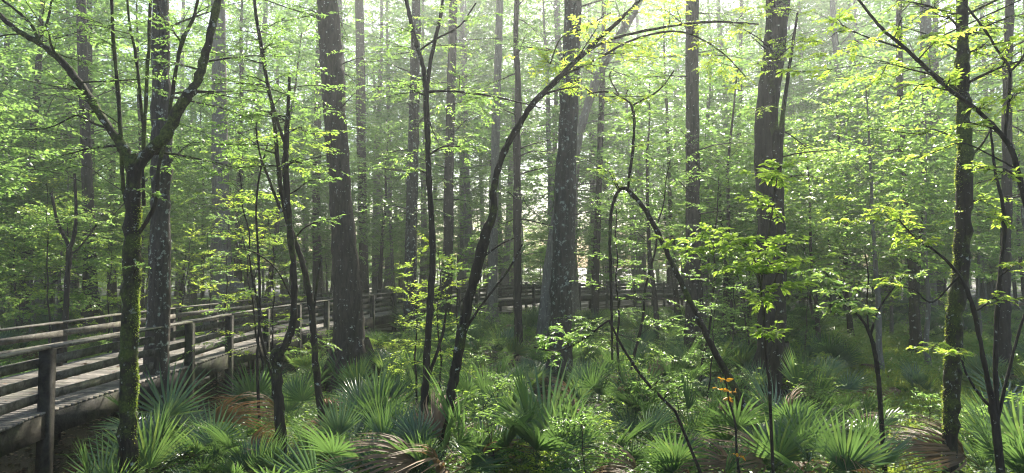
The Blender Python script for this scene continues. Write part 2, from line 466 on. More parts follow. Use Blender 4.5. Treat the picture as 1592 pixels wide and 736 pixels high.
# ------------------------------------------------------------------ traced trees
def stems_to_wood(wood, rng, stems, d, sides=12, rough=.035):
    """stem rows: px, py, width px[, metres ahead]"""
    out = []
    for st in stems:
        rows = []
        for s in st:
            dd = s[3] if len(s) > 3 else d
            p = P(s[0], s[1], dd); rows.append((*p, s[2] * (.88 if s[2] > 16 or dd > 15 else .76) / 2 / F * dd))
        q = smooth_path(np.array(rows), 6)
        m = len(q); q[1:-1, :3] += rng.normal(0, 1, (m - 2, 3)) * q[1:-1, 3:4] * np.where(q[1:-1, 3:4] > .13, .03, .10)
        q[:, 3] *= 1 + rng.normal(0, .07, m) * (q[:, 3] < .2)
        wood.tube(q[:, :3], np.maximum(q[:, 3], .003), n=sides if rows[0][3] > .05 else 7, rough=rough, rng=rng)
        out.append(q)
    return out

HERO = []
def hero(name, label, stems, d, bark, leafm=None, seed=0, sprays=(), auto=0, auto_z=(3, 12), auto_len=2., leaf=.075, twigs=10, per=12, tlen=.55,
         top=None, base=True, fine=True, cat='tree', group=None, flat=.28, lift=.25, moss=None):
    """sprays: (px, py, metres ahead, reach) - a leafy limb that ends there"""
    rng = np.random.default_rng(seed + 100)
    wood, lf = MB(), MB()
    first = stems[0][0]; dd = first[3] if len(first) > 3 else d
    p0 = P(first[0], first[1], dd)
    g = gz(p0[0], p0[1])
    st0 = list(stems[0])
    if base:                                     # run the first stem down into the ground
        nxt = P(stems[0][1][0], stems[0][1][1], stems[0][1][3] if len(stems[0][1]) > 3 else d)
        slope = (p0 - nxt)[:2] / max(.3, abs(p0[2] - nxt[2])) * min(1, abs(p0[2] - g)) * .6
        foot = np.array((p0[0] + slope[0], p0[1] + slope[1], g))
    else: foot = p0
    paths = stems_to_wood(wood, rng, stems, d)
    if base:
        r0 = paths[0][0, 3]; a = paths[0][0, :3]
        zz = np.array([1., .6, .3, .12, 0., -.25])
        seg = [np.r_[foot * (1 - t) + a * t] if t >= 0 else foot + np.array((0, 0, -.3)) for t in zz]
        rr = [r0 * (1 + .55 * math.exp(-max(t, 0) * abs(a[2] - g) / (r0 * 2.2 + .02))) for t in zz]
        if a[2] > g + .05: wood.tube(seg, rr, n=12, rough=.04, rng=rng)
        if r0 > .16:
            for k in range(6):
                an = k * 1.047 + rng.uniform(-.3, .3); dr = np.array((math.cos(an), math.sin(an), 0)); o_ = rng.uniform(1.7, 2.5)
                wood.tube([foot + dr * r0 * .55 + UP * r0 * 2.6, foot + dr * r0 * 1.0 + UP * r0 * 1.0, foot + dr * r0 * 1.4 + UP * r0 * .35, foot + dr * r0 * o_ - UP * r0 * .3],
                          [r0 * .25, r0 * .42, r0 * .36, r0 * .16], n=8, rough=.05, rng=rng)
    allp = np.concatenate([q[:, :3] for q in paths]); allr = np.concatenate([q[:, 3] for q in paths])
    for sp in sprays:
        tgt = P(sp[0], sp[1], sp[2]); reach = sp[3] if len(sp) > 3 else 1.0
        dist = np.linalg.norm(allp - tgt + np.array((0, 0, .0)), axis=1) + np.maximum(0, allp[:, 2] - tgt[2]) * 1.5 + np.abs(allp[:, 2] - tgt[2] + lift * 2) * .4
        i = int(np.argmin(dist)); a = allp[i]
        v = tgt - a; ll = np.linalg.norm(v)
        mid = a + v * .5 + UP * .10 * ll + rng.normal(0, .04 * ll, 3)
        end = tgt + unit(np.array((v[0], v[1], 0.)) + 1e-6) * reach * .5
        q = smooth_path(np.array([a, a + (mid - a) * .5 + rng.normal(0, .02 * ll, 3), mid, tgt - unit(v) * reach * .4, end]), 4)
        q = smooth_path(q[::2], 2)
        tw = int(sp[4]) if len(sp) > 4 else twigs
        st = max(.08, 1 - (reach * 1.5) / max(ll + reach * .5, .1))
        spray(rng, wood, lf, q, min(.02, max(.006, allr[i] * .4)), leaf, tw, per, tlen * max(.6, reach), fine=fine, start=st, flat=flat)
    for k in range(auto):
        ok = np.where((allp[:, 2] > auto_z[0]) & (allp[:, 2] < auto_z[1]))[0]
        if not len(ok): break
        i = int(rng.choice(ok)); an = rng.uniform(0, 6.28)
        dirn = np.array((math.cos(an), math.sin(an), rng.uniform(-.05, .5)))
        q = limb_path(rng, allp[i], dirn, auto_len * rng.uniform(.5, 1.2), 7, droop=.3)
        spray(rng, wood, lf, q, min(.03, max(.007, allr[i] * .3)), leaf, twigs, per, tlen, fine=fine, start=.2, flat=flat)
    if top:                                      # (from z, to z, trunk radius, limbs, limb length) the trunk goes on up to its crown above the picture
        z1, rt, nl, ll_, lsz = top
        q0 = paths[0][-1, :3]; dirn = unit(paths[0][-1, :3] - paths[0][-7, :3]); dirn = unit(dirn + UP * 1.0)
        n = 10; hh = np.linspace(0, z1 - q0[2], n); pth = q0 + dirn[None] / dirn[2] * hh[:, None]
        pth[1:, :2] += np.cumsum(rng.normal(0, .12, (n - 1, 2)), 0)
        wood.tube(pth, np.linspace(paths[0][-1, 3], rt, n), n=10, rough=.02, rng=rng)
        ga = 0
        for k in range(nl):
            t = (k + .5) / nl; zt = .05 + .95 * t; x = zt * (n - 1); i = min(int(x), n - 2)
            p = pth[i] * (1 - (x - i)) + pth[i + 1] * (x - i); ga += 2.4 + rng.normal(0, .3)
            lp = limb_path(rng, p, (math.cos(ga), math.sin(ga), rng.uniform(.15, .9)), ll_ * rng.uniform(.6, 1.15) * (1.15 - .6 * t), 7, droop=.3)
            spray(rng, wood, lf, lp, .05, lsz, 10, 9, 1.3, fine=False, twigtube=False, flat=.4)
    root = empty(name, tuple(foot))
    off = np.array(foot)
    mo = MB()
    if moss:
        a0, a1, zl, zh, cnt = moss; q = paths[0]
        for _ in range(cnt):
            x = rng.uniform(0, len(q) - 1.01); i = int(x); c = q[i] * (1 - x + i) + q[i + 1] * (x - i)
            if not zl < c[2] < zh or math.sin(c[2] * 5.1 + a0) + math.sin(c[2] * 13.7) * .7 + rng.normal(0, .5) < -.1: continue
            an = rng.normal((a0 + a1) / 2, (a1 - a0) / 2); dr = np.array((math.cos(an), math.sin(an), rng.normal(-.1, .4)))
            ll_ = rng.uniform(.012, .035)
            mo.leaves([c[:3] + dr * c[3] * .97 + rng.normal(0, .01, 3) * (0, 0, 1)], [dr + rng.normal(0, .4, 3) - UP * .5], [rng.normal(0, 1, 3)], [ll_], [ll_ * .5])
    for mm in (wood, lf, mo):
        for k in range(len(mm.v)): mm.v[k] = mm.v[k] - off
    wood.obj('trunk', bark, root, smooth=True)
    if lf.v: lf.obj('crown', leafm or LEAF, root)
    if mo.v: mo.obj('moss', GRASS, root)
    tag(root, label, cat, group)
    HERO.append(root)
    return root

# big trunks
hero('canopy_tree', 'huge straight dark trunk widening at its foot in front of the boardwalk',
     [[(546, 602, 72), (544, 540, 58), (542, 480, 52), (536, 400, 46), (530, 320, 40), (525, 240, 39), (519, 150, 41), (514, 70, 41), (509, 0, 38), (505, -80, 37)]],
     19, BARK, LEAF_CANOPY, 1, auto=9, auto_z=(8, 13), auto_len=2.2, top=(27, .12, 30, 5.0, .15),
     sprays=[(480, 215, 17, 1.2), (455, 195, 16.5, 1.2), (600, 90, 19, 1.5), (575, 140, 18, 1.2)])
hero('canopy_tree', 'tall straight trunk spotted with pale lichen right of the curved slender tree',
     [[(868, 618, 48), (871, 560, 44), (873, 480, 40), (876, 400, 39), (879, 300, 38), (883, 200, 35), (888, 100, 33), (891, 0, 32), (893, -80, 31)]],
     17.8, BARK_LICHEN, LEAF_CANOPY, 2, auto=9, auto_z=(8, 13), auto_len=2.5, top=(26, .1, 28, 4.6, .15))
hero('canopy_tree', 'stout dark trunk on the right with a thin trunk growing close against it',
     [[(1206, 612, 66), (1200, 560, 50), (1196, 480, 42), (1195, 400, 40), (1194, 320, 39), (1190, 240, 39), (1194, 160, 38), (1203, 80, 38), (1212, 0, 37), (1220, -80, 36)]],
     18.5, BARK_DARK, LEAF_CANOPY, 3, auto=8, auto_z=(8, 13), auto_len=2.2, top=(26, .12, 28, 4.6, .15))
hero('slender_tree', 'thin lichen-flecked trunk pressed against the stout dark right-hand trunk',
     [[(1203, 622, 21), (1208, 560, 19), (1214, 460, 17), (1214, 360, 16), (1208, 250, 15), (1200, 150, 13), (1196, 60, 11), (1194, -30, 9)],
      [(1210, 280, 10), (1217, 180, 8), (1228, 100, 6), (1240, 20, 4)]],
     16.8, BARK_MOSS, LEAF_BRIGHT, 4, auto=10, auto_z=(5.5, 11), auto_len=1.8)
hero('canopy_tree', 'tall grey trunk blotched with lichen directly behind the mossy forked tree',
     [[(241, 622, 44), (243, 560, 40), (247, 480, 37), (249, 400, 34), (250, 300, 33), (252, 200, 33), (250, 100, 30), (250, 0, 28), (250, -80, 26)]],
     14.2, BARK_LICHEN, LEAF_CANOPY, 5, auto=8, auto_z=(5, 11), auto_len=2.4, top=(24, .1, 26, 4.4, .14))
# mossy forked tree, left
hero('forked_tree', 'mossy forked tree with two heavy arms and several thin stems, left foreground',
     [[(199, 742, 30), (199, 640, 29), (201, 540, 27), (204, 440, 27), (206, 340, 27), (207, 270, 25), (204, 240, 24)],
      [(204, 262, 20), (192, 232, 18), (170, 200, 15), (135, 145, 16), (100, 100, 14), (62, 68, 12), (30, 50, 11), (-8, 18, 10), (-60, -20, 8)],
      [(208, 268, 19), (228, 238, 20), (255, 214, 20), (280, 165, 19), (305, 130, 17), (318, 90, 16), (330, 40, 15), (340, -5, 14), (350, -80, 12)],
      [(62, 66, 8), (48, 38, 6), (22, 14, 5), (-10, -10, 4)],
      [(60, 62, 4), (70, 45, 5), (78, 15, 5), (80, -20, 4)],
      [(200, 330, 8), (191, 290, 8), (188, 220, 8), (183, 140, 8), (176, 60, 7), (172, -30, 6)],
      [(224, 320, 7), (222, 250, 7), (226, 170, 8), (231, 80, 7), (235, -30, 6)],
      [(214, 366, 8), (240, 320, 8), (247, 260, 8), (262, 190, 8), (270, 130, 8), (283, 65, 8), (300, 30, 7), (312, -20, 6)],
      [(283, 66, 4), (268, 48, 4), (250, 20, 4), (240, -10, 4)],
      [(224, 210, 5), (217, 140, 6), (210, 80, 6), (202, 40, 5), (196, -20, 4)]],
     9.6, BARK_MOSSY, LEAF, 6, moss=(-.3, .9, .1, 4.2, 7000), auto=20, auto_z=(5.0, 8.5), auto_len=1.5, leaf=.06, twigs=9, per=11, tlen=.4,
     sprays=[(150, 60, 9.5, .7), (70, 130, 9.2, .8), (30, 200, 9.5, .9), (110, 180, 10, .8), (300, 60, 10, .7), (360, 150, 10, .8), (200, 40, 9.4, .7),
             (120, 20, 9.4, .8), (260, 30, 9.2, .7), (60, 20, 9, .7), (235, 300, 9.4, .4, 6), (210, 410, 9.2, .3, 4), (60, 260, 10, .7)])
# curved slender tree
hero('leaning_tree', 'slender mossy tree curving up to the right across the lichen-spotted trunk',
     [[(684, 742, 20), (694, 660, 19), (703, 600, 18), (714, 540, 18), (728, 470, 17), (744, 410, 18), (756, 360, 17), (768, 330, 15), (768, 290, 13), (782, 240, 13), (803, 200, 13), (830, 160, 12), (862, 128, 12), (895, 95, 11), (930, 62, 9), (965, 30, 8), (1000, -5, 6), (1040, -40, 5)],
      [(880, 110, 6), (930, 70, 6), (985, 52, 6), (1050, 40, 5), (1110, 34, 5), (1180, 38, 3)],
      [(870, 120, 5), (920, 96, 5), (990, 60, 5), (1060, 50, 4), (1120, 80, 3), (1160, 120, 2)],
      [(855, 100, 3, 11.4), (872, 60, 3), (905, 45, 3), (950, 20, 2)],
      [(740, 420, 5), (752, 400, 5), (775, 382, 4), (800, 370, 3)],
      [(708, 570, 6), (722, 520, 6), (745, 480, 5), (790, 420, 4), (812, 380, 3)]],
     11.2, BARK_MOSS, LEAF_BRIGHT, 7, auto=14, auto_z=(6, 9), auto_len=1.4, leaf=.07, tlen=.45,
     sprays=[(940, 100, 11, .8), (1000, 90, 11.2, .9), (1060, 110, 11.5, .9), (960, 150, 11.2, .8), (1040, 20, 11, .8), (1100, 70, 11.4, .9), (1150, 40, 11.2, .9),
             (900, 40, 11, .7), (840, 90, 11.4, .8), (1150, 130, 11.5, .7)])
# thin forked trunk
hero('forked_tree', 'thin dark trunk that splits into a narrow fork high up',
     [[(652, 690, 17), (660, 620, 16), (664, 540, 14), (669, 470, 14), (673, 400, 13), (670, 330, 12), (666, 260, 12), (664, 200, 12), (662, 140, 12)],
      [(663, 142, 10), (658, 105, 9), (648, 70, 9), (638, 30, 8), (628, -20, 8), (615, -80, 6)],
      [(664, 142, 9), (668, 105, 8), (676, 65, 8), (686, 20, 7), (692, -30, 6)],
      [(664, 143, 6), (700, 142, 5), (740, 146, 5), (775, 152, 4), (802, 158, 3), (850, 170, 2)],
      [(657, 612, 9), (672, 570, 7), (688, 520, 6), (694, 480, 4)],
      [(650, 80, 4), (680, 60, 4), (715, 40, 3), (740, 5, 3)],
      [(668, 240, 4), (690, 228, 4), (715, 228, 3)]],
     12.2, BARK_DARK, LEAF, 8, auto=18, auto_z=(5.4, 10), auto_len=1.5, leaf=.065, tlen=.45,
     sprays=[(610, 40, 12, .9), (570, 80, 12.3, .9), (720, 100, 12.3, .8), (600, 130, 12.5, .8), (740, 30, 12, .8), (620, 260, 12.5, .7), (720, 240, 12.5, .7)])
# twin crooked stems
hero('crooked_tree', 'crooked dark stem kinked low down, left of the huge dark trunk',
     [[(438, 742, 21), (436, 680, 20), (433, 620, 18), (431, 575, 18), (432, 550, 22), (446, 532, 16), (456, 500, 15), (457, 440, 14), (455, 400, 13), (448, 330, 13), (444, 260, 12), (445, 215, 12), (448, 175, 8), (450, 120, 6)],
      [(445, 230, 7), (432, 190, 7), (418, 140, 7), (408, 80, 7), (398, 20, 6), (394, -40, 5)],
      [(438, 330, 6), (426, 300, 6), (415, 270, 5), (404, 240, 4), (398, 200, 4)],
      [(456, 470, 4), (430, 420, 3), (400, 395, 3), (370, 385, 2)]],
     11.0, BARK_MOSS, LEAF, 9, auto=19, auto_z=(5, 9), auto_len=1.5, leaf=.065, tlen=.45,
     sprays=[(400, 180, 11, .9), (450, 150, 11, .8), (500, 200, 11.4, .8), (480, 240, 11, .7), (360, 120, 11.2, .8), (440, 60, 11, .8), (390, 250, 11, .6)])
hero('crooked_tree', 'second crooked stem leaning left behind the kinked one',
     [[(505, 690, 14), (498, 630, 14), (490, 560, 14), (486, 500, 13), (476, 430, 12), (462, 385, 11), (448, 345, 10), (438, 300, 10), (432, 250, 9), (425, 180, 8), (412, 110, 7), (400, 40, 6), (392, -30, 5)],
      [(486, 500, 6), (493, 440, 5), (500, 400, 4)]],
     12.0, BARK_MOSS, LEAF, 10, auto=12, auto_z=(5.5, 9), auto_len=1.4, leaf=.065, tlen=.45,
     sprays=[(520, 270, 12, .7), (530, 330, 12, .6), (380, 60, 12, .9), (350, 220, 12, .8), (470, 20, 12, .9)])
# right trunk
hero('mossy_tree', 'straight mossy trunk standing alone near the right edge',
     [[(1477, 745, 25), (1479, 660, 25), (1481, 580, 25), (1484, 500, 25), (1491, 440, 25), (1497, 360, 25), (1500, 280, 25), (1500, 200, 23), (1497, 120, 21), (1496, 50, 20), (1494, -20, 18), (1492, -90, 16)],
      [(1500, 250, 8), (1512, 240, 6), (1530, 220, 4), (1545, 190, 3)]],
     10.2, BARK_MOSSY, LEAF_BRIGHT, 11, moss=(1.9, 3.4, .3, 7, 5000), auto=6, auto_z=(6, 8), auto_len=1.6, leaf=.07, tlen=.45,
     sprays=[(1420, 40, 10, .8), (1380, 90, 10, .9), (1440, 130, 10.2, .8), (1560, 60, 10, .8), (1570, 20, 10, .7), (1400, 200, 10.3, .8), (1560, 300, 10, .8), (1450, 10, 10, .8)])
# arching branches of a tree rooted just outside the right edge
hero('leaning_tree', 'thin dark tree leaning in over the right edge with long arching arms',
     [[(1665, 742, 17), (1650, 600, 16), (1628, 450, 14), (1602, 340, 12), (1588, 290, 11), (1575, 240, 10), (1561, 215, 9), (1520, 172, 8), (1470, 135, 8), (1410, 78, 7), (1372, 45, 6), (1335, 0, 5), (1310, -35, 4)],
      [(1562, 218, 6), (1567, 170, 6), (1570, 110, 6), (1555, 85, 5), (1530, 45, 5), (1500, 5, 5), (1480, -40, 4)],
      [(1570, 112, 5), (1586, 95, 5), (1600, 70, 4), (1620, 30, 3)],
      [(1410, 79, 4), (1380, 68, 4), (1340, 55, 3), (1310, 40, 3)],
      [(1428, 92, 3), (1460, 60, 3), (1500, 40, 3), (1570, 8, 3), (1600, -5, 3)]],
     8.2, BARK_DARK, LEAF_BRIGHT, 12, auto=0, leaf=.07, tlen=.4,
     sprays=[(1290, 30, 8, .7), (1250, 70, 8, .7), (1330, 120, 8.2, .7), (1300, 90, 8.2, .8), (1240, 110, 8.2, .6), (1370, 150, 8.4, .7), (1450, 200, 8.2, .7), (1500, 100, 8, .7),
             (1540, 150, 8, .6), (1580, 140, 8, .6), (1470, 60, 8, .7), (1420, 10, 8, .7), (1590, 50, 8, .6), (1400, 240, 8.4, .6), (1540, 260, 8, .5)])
hero('understory_shrub', 'multi-stemmed shrub spreading beside the mossy right trunk',
     [[(1548, 660, 15), (1535, 590, 10), (1522, 520, 9), (1510, 470, 8), (1492, 430, 7), (1460, 395, 5), (1425, 372, 4), (1400, 345, 3)],
      [(1550, 650, 12), (1548, 560, 9), (1551, 480, 9), (1556, 420, 9), (1562, 370, 8), (1560, 320, 7), (1548, 270, 6), (1540, 200, 4)],
      [(1550, 655, 9), (1568, 580, 6), (1583, 520, 5), (1596, 480, 4), (1610, 440, 3)],
      [(1545, 640, 6), (1520, 610, 5), (1502, 580, 4), (1495, 560, 3)],
      [(1490, 430, 4), (1450, 470, 3), (1420, 450, 3), (1390, 445, 2)]],
     9.6, BARK_DARK, LEAF_BRIGHT, 13, leaf=.075, tlen=.4, cat='shrub',
     sprays=[(1400, 330, 9.3, .7), (1350, 310, 9.3, .8), (1430, 380, 9.3, .6), (1380, 440, 9, .5), (1420, 350, 9.6, .7), (1320, 340, 9.2, .6), (1590, 400, 9, .6), (1570, 460, 9, .5), (1530, 330, 9.6, .6),
             (1440, 540, 8.6, .55, 9), (1480, 545, 8.6, .4, 8)])
# arched sapling in the middle right
hero('arched_sapling', 'sapling bent over in an arch with a thin shoot rising from its crook',
     [[(1185, 690, 13), (1160, 640, 14), (1138, 596, 14), (1112, 548, 13), (1090, 505, 12), (1065, 452, 11), (1042, 404, 10), (1020, 356, 10), (1000, 322, 9), (984, 304, 9), (971, 293, 8), (960, 300, 7), (951, 325, 7), (948, 370, 6), (949, 410, 6), (950, 450, 6), (951, 500, 5), (952, 560, 5)],
      [(976, 296, 6), (979, 270, 6), (984, 230, 6), (986, 190, 6), (982, 165, 6), (972, 155, 4), (945, 143, 4), (915, 146, 3)],
      [(982, 165, 4), (1010, 150, 4), (1030, 135, 3), (1048, 110, 3)],
      [(964, 152, 3), (948, 120, 3), (955, 105, 3)]],
     11.5, BARK_MOSS, LEAF, 14, leaf=.06, tlen=.4,
     sprays=[(980, 130, 11.4, .6, 12), (1000, 150, 11.6, .6, 12), (1030, 120, 11.5, .5), (950, 150, 11.4, .5), (990, 170, 11.5, .5, 12), (1010, 220, 11.5, .6), (950, 270, 11.4, .6), (990, 275, 11.6, .5), (930, 250, 11.3, .5)])
# sapling with bright leaves
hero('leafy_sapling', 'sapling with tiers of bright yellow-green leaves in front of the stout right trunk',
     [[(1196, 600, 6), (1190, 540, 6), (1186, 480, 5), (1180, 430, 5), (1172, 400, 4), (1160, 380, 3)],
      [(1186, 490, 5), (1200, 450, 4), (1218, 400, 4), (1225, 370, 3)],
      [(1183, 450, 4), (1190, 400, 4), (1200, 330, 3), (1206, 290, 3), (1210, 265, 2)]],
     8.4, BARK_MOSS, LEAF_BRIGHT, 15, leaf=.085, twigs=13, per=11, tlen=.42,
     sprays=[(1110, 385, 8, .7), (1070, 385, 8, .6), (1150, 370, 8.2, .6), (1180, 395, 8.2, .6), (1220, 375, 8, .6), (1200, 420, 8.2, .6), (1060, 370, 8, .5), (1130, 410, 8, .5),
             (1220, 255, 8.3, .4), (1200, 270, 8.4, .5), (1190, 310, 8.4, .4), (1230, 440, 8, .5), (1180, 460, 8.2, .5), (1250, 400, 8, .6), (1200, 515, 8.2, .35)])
hero('leafy_sapling', 'small dark sapling with wide pale leaves in the gap left of the mossy right trunk',
     [[(1366, 588, 9), (1362, 560, 9), (1356, 530, 8), (1345, 505, 6), (1325, 480, 5), (1300, 455, 4), (1285, 425, 3)],
      [(1354, 520, 5), (1362, 490, 4), (1380, 460, 3), (1410, 425, 2)],
      [(1350, 515, 4), (1348, 470, 3), (1350, 430, 3), (1345, 395, 2)]],
     11, BARK_DARK, LEAF, 16, leaf=.10, twigs=9, per=8, tlen=.5, flat=.35,
     sprays=[(1300, 450, 10.5, .7), (1280, 430, 10.5, .7), (1320, 470, 10.5, .5), (1345, 480, 10, .5), (1360, 440, 11, .6), (1290, 480, 10.5, .5), (1400, 430, 11, .5), (1260, 420, 10.5, .6)])
hero('leafy_sapling', 'leaning twig with white-lit leaves crossing the foot of the lichen-spotted trunk',
     [[(1050, 640, 6), (1015, 605, 6), (990, 575, 6), (965, 535, 5), (950, 505, 5), (944, 500, 4), (915, 522, 4), (885, 540, 4), (860, 546, 3), (830, 540, 3)]],
     8.8, BARK_DARK, LEAF, 17, leaf=.06, twigs=12, per=11, tlen=.32,
     sprays=[(850, 515, 8.6, .45, 14), (880, 512, 8.7, .4, 12), (905, 520, 8.7, .35, 10), (860, 560, 8.6, .3, 8), (1000, 580, 8.8, .5, 9), (1030, 585, 8.8, .4), (1050, 595, 8.8, .35)])
yt = hero('leafy_sapling', 'slim stem carrying a few dead orange leaves among the palmettos',
     [[(1150, 742, 5), (1145, 700, 5), (1143, 660, 4), (1134, 625, 4), (1128, 590, 3), (1126, 575, 2)]],
     7.4, BARK_DARK, LEAF_YELLOW, 18, leaf=.075, flat=2.5, twigs=4, per=3, tlen=.12,
     sprays=[(1128, 592, 7.4, .05, 2), (1132, 612, 7.4, .05, 2), (1120, 604, 7.4, .04, 2), (1146, 708, 7.4, .04, 2)])
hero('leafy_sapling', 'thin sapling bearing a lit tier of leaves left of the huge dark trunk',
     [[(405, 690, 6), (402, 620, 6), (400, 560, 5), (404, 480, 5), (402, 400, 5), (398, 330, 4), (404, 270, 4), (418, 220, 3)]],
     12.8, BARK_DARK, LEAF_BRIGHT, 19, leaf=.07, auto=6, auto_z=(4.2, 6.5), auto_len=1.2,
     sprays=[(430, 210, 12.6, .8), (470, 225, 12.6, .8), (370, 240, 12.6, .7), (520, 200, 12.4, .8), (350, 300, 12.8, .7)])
hero('slender_tree', 'slim straight dark trunk close behind the curved slender tree',
     [[(806, 512, 14), (805, 450, 14), (804, 380, 14), (804, 300, 14), (804, 220, 13), (806, 140, 11), (802, 60, 10), (806, -40, 8)]],
     24, BARK_DARK, LEAF, 20, auto=16, auto_z=(4.5, 14), auto_len=2.4, leaf=.1, tlen=.7, fine=False)
hero('canopy_tree', 'mottled trunk wrapped in leaves between the huge dark trunk and the thin fork',
     [[(637, 528, 26), (638, 460, 23), (639, 380, 21), (641, 300, 20), (643, 200, 19), (645, 100, 18), (647, 0, 16), (648, -60, 15)]],
     27, BARK_LICHEN, LEAF, 21, auto=22, auto_z=(5, 13), auto_len=2.4, leaf=.11, tlen=.7, fine=False, top=(24, .1, 18, 4, .16))
hero('canopy_tree', 'straight dark trunk in front of the boardwalk, right of the thin fork',
     [[(694, 505, 22), (695, 440, 19), (697, 370, 18), (698, 280, 17), (700, 180, 16), (703, 80, 15), (705, -30, 14)]],
     33, BARK_DARK, LEAF, 22, auto=16, auto_z=(6, 15), auto_len=3, leaf=.13, tlen=.9, fine=False, top=(25, .1, 16, 4, .18))
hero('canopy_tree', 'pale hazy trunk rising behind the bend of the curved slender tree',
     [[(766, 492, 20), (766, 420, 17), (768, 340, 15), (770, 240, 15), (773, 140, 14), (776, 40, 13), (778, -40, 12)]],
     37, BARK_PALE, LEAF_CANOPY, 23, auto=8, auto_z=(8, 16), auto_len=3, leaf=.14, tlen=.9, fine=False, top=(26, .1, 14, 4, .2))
hero('canopy_tree', 'broad trunk shadowed by leaves between the bent sapling and the stout right trunk',
     [[(1078, 545, 34), (1079, 480, 30), (1078, 400, 27), (1077, 320, 25), (1077, 220, 24), (1076, 120, 23), (1076, 20, 23), (1076, -60, 22)]],
     23, BARK, LEAF, 24, auto=12, auto_z=(5, 13), auto_len=2.6, leaf=.1, tlen=.8, fine=False, top=(25, .1, 20, 4, .16))
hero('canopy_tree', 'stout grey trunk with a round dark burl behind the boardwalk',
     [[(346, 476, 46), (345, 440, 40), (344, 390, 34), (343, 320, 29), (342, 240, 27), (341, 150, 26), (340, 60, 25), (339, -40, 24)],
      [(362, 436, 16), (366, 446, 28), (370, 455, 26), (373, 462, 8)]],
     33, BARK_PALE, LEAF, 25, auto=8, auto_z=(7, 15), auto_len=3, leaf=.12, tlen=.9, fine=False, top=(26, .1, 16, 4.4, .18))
hero('canopy_tree', 'dark trunk flaring at the foot behind the left stretch of boardwalk',
     [[(143, 490, 32), (141, 450, 24), (139, 400, 21), (137, 330, 19), (134, 240, 17), (130, 140, 17), (127, 40, 16), (125, -40, 15)]],
     30, BARK_DARK, LEAF, 26, auto=8, auto_z=(7, 14), auto_len=3, leaf=.12, tlen=.9, fine=False, top=(24, .1, 16, 4.4, .18))
hero('slender_tree', 'thin crooked dark tree rising just behind the left handrail',
     [[(101, 512, 10), (103, 480, 9), (104, 440, 9), (107, 405, 9), (108, 385, 7), (98, 365, 6), (88, 340, 5), (80, 300, 4)],
      [(108, 390, 6), (116, 360, 6), (118, 320, 5), (116, 270, 4)],
      [(107, 400, 4), (128, 380, 3), (150, 350, 3)]],
     20, BARK_DARK, LEAF, 27, auto=10, auto_z=(4.3, 6.2), auto_len=1.8, leaf=.08, tlen=.6)
hero('canopy_tree', 'hazy trunk showing just left of the huge dark trunk',
     [[(493, 478, 18), (493, 430, 16), (492, 360, 14), (492, 280, 14), (494, 180, 13), (496, 80, 13), (498, -30, 12)]],
     38, BARK, LEAF, 28, auto=8, auto_z=(7, 15), auto_len=3, leaf=.14, tlen=.9, fine=False, top=(25, .1, 14, 4, .2))
hero('canopy_tree', 'faint trunk behind leaves just right of the huge dark trunk',
     [[(566, 470, 20), (565, 400, 17), (564, 320, 16), (562, 240, 16), (561, 160, 17), (560, 80, 16), (558, -30, 15)]],
     40, BARK, LEAF_CANOPY, 29, auto=8, auto_z=(9, 16), auto_len=3, leaf=.14, tlen=.9, fine=False, top=(26, .1, 14, 4, .2))
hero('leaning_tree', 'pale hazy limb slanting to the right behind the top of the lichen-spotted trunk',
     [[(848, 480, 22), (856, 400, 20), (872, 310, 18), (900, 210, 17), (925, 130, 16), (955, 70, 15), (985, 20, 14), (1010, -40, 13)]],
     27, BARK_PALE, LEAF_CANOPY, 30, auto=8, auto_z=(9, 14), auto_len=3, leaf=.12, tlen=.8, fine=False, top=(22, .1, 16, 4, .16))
hero('canopy_tree', 'dark trunk rising in shade behind the clearing, left of the mossy right trunk',
     [[(1424, 528, 18), (1421, 470, 16), (1419, 420, 15), (1412, 360, 13), (1405, 280, 12), (1400, 180, 11), (1398, 60, 10), (1396, -40, 9)]],
     25, BARK_MOSS, LEAF, 31, auto=18, auto_z=(4.5, 13), auto_len=2.4, leaf=.1, tlen=.7, fine=False)
hero('canopy_tree', 'dark trunk at the far right behind the multi-stemmed shrub',
     [[(1562, 560, 22), (1561, 500, 19), (1562, 440, 18), (1564, 360, 17), (1566, 260, 16), (1566, 160, 15), (1568, 60, 15), (1570, -40, 14)]],
     20, BARK_DARK, LEAF_BRIGHT, 32, auto=18, auto_z=(4.5, 12), auto_len=2.2, leaf=.09, tlen=.6, fine=False)
hero('slender_tree', 'slim trunk left of the bent sapling, behind its thin shoot',
     [[(925, 500, 14), (926, 440, 13), (928, 380, 12), (931, 300, 11), (934, 200, 10), (938, 80, 9), (940, -30, 8)]],
     34, BARK_DARK, LEAF, 33, auto=18, auto_z=(5, 14), auto_len=2.8, leaf=.13, tlen=.9, fine=False)

# ------------------------------------------------------------------ background trees
ZONES = [(-150, 'left edge'), (62, 'nearest post'), (204, 'mossy forked tree'), (340, 'burled trunk'), (448, 'kinked stem'), (535, 'huge dark trunk'),
         (668, 'thin forked trunk'), (768, 'curved slender tree'), (878, 'lichen-spotted trunk'), (1000, 'bent sapling'), (1077, 'broad shadowed trunk'),
         (1195, 'stout right trunk'), (1350, 'small dark sapling'), (1490, 'mossy right trunk'), (1800, 'right edge')]
ORD = ['nearest', 'second nearest', 'third nearest', 'fourth nearest', 'fifth nearest', 'sixth nearest', 'seventh nearest', 'eighth nearest', 'ninth nearest', 'tenth nearest',
       'eleventh nearest', 'twelfth nearest', 'thirteenth nearest', 'fourteenth nearest', 'fifteenth nearest', 'sixteenth nearest', 'seventeenth nearest', 'eighteenth nearest', 'nineteenth nearest', 'twentieth nearest', 'twenty-first nearest', 'twenty-second nearest', 'twenty-third nearest', 'twenty-fourth nearest']
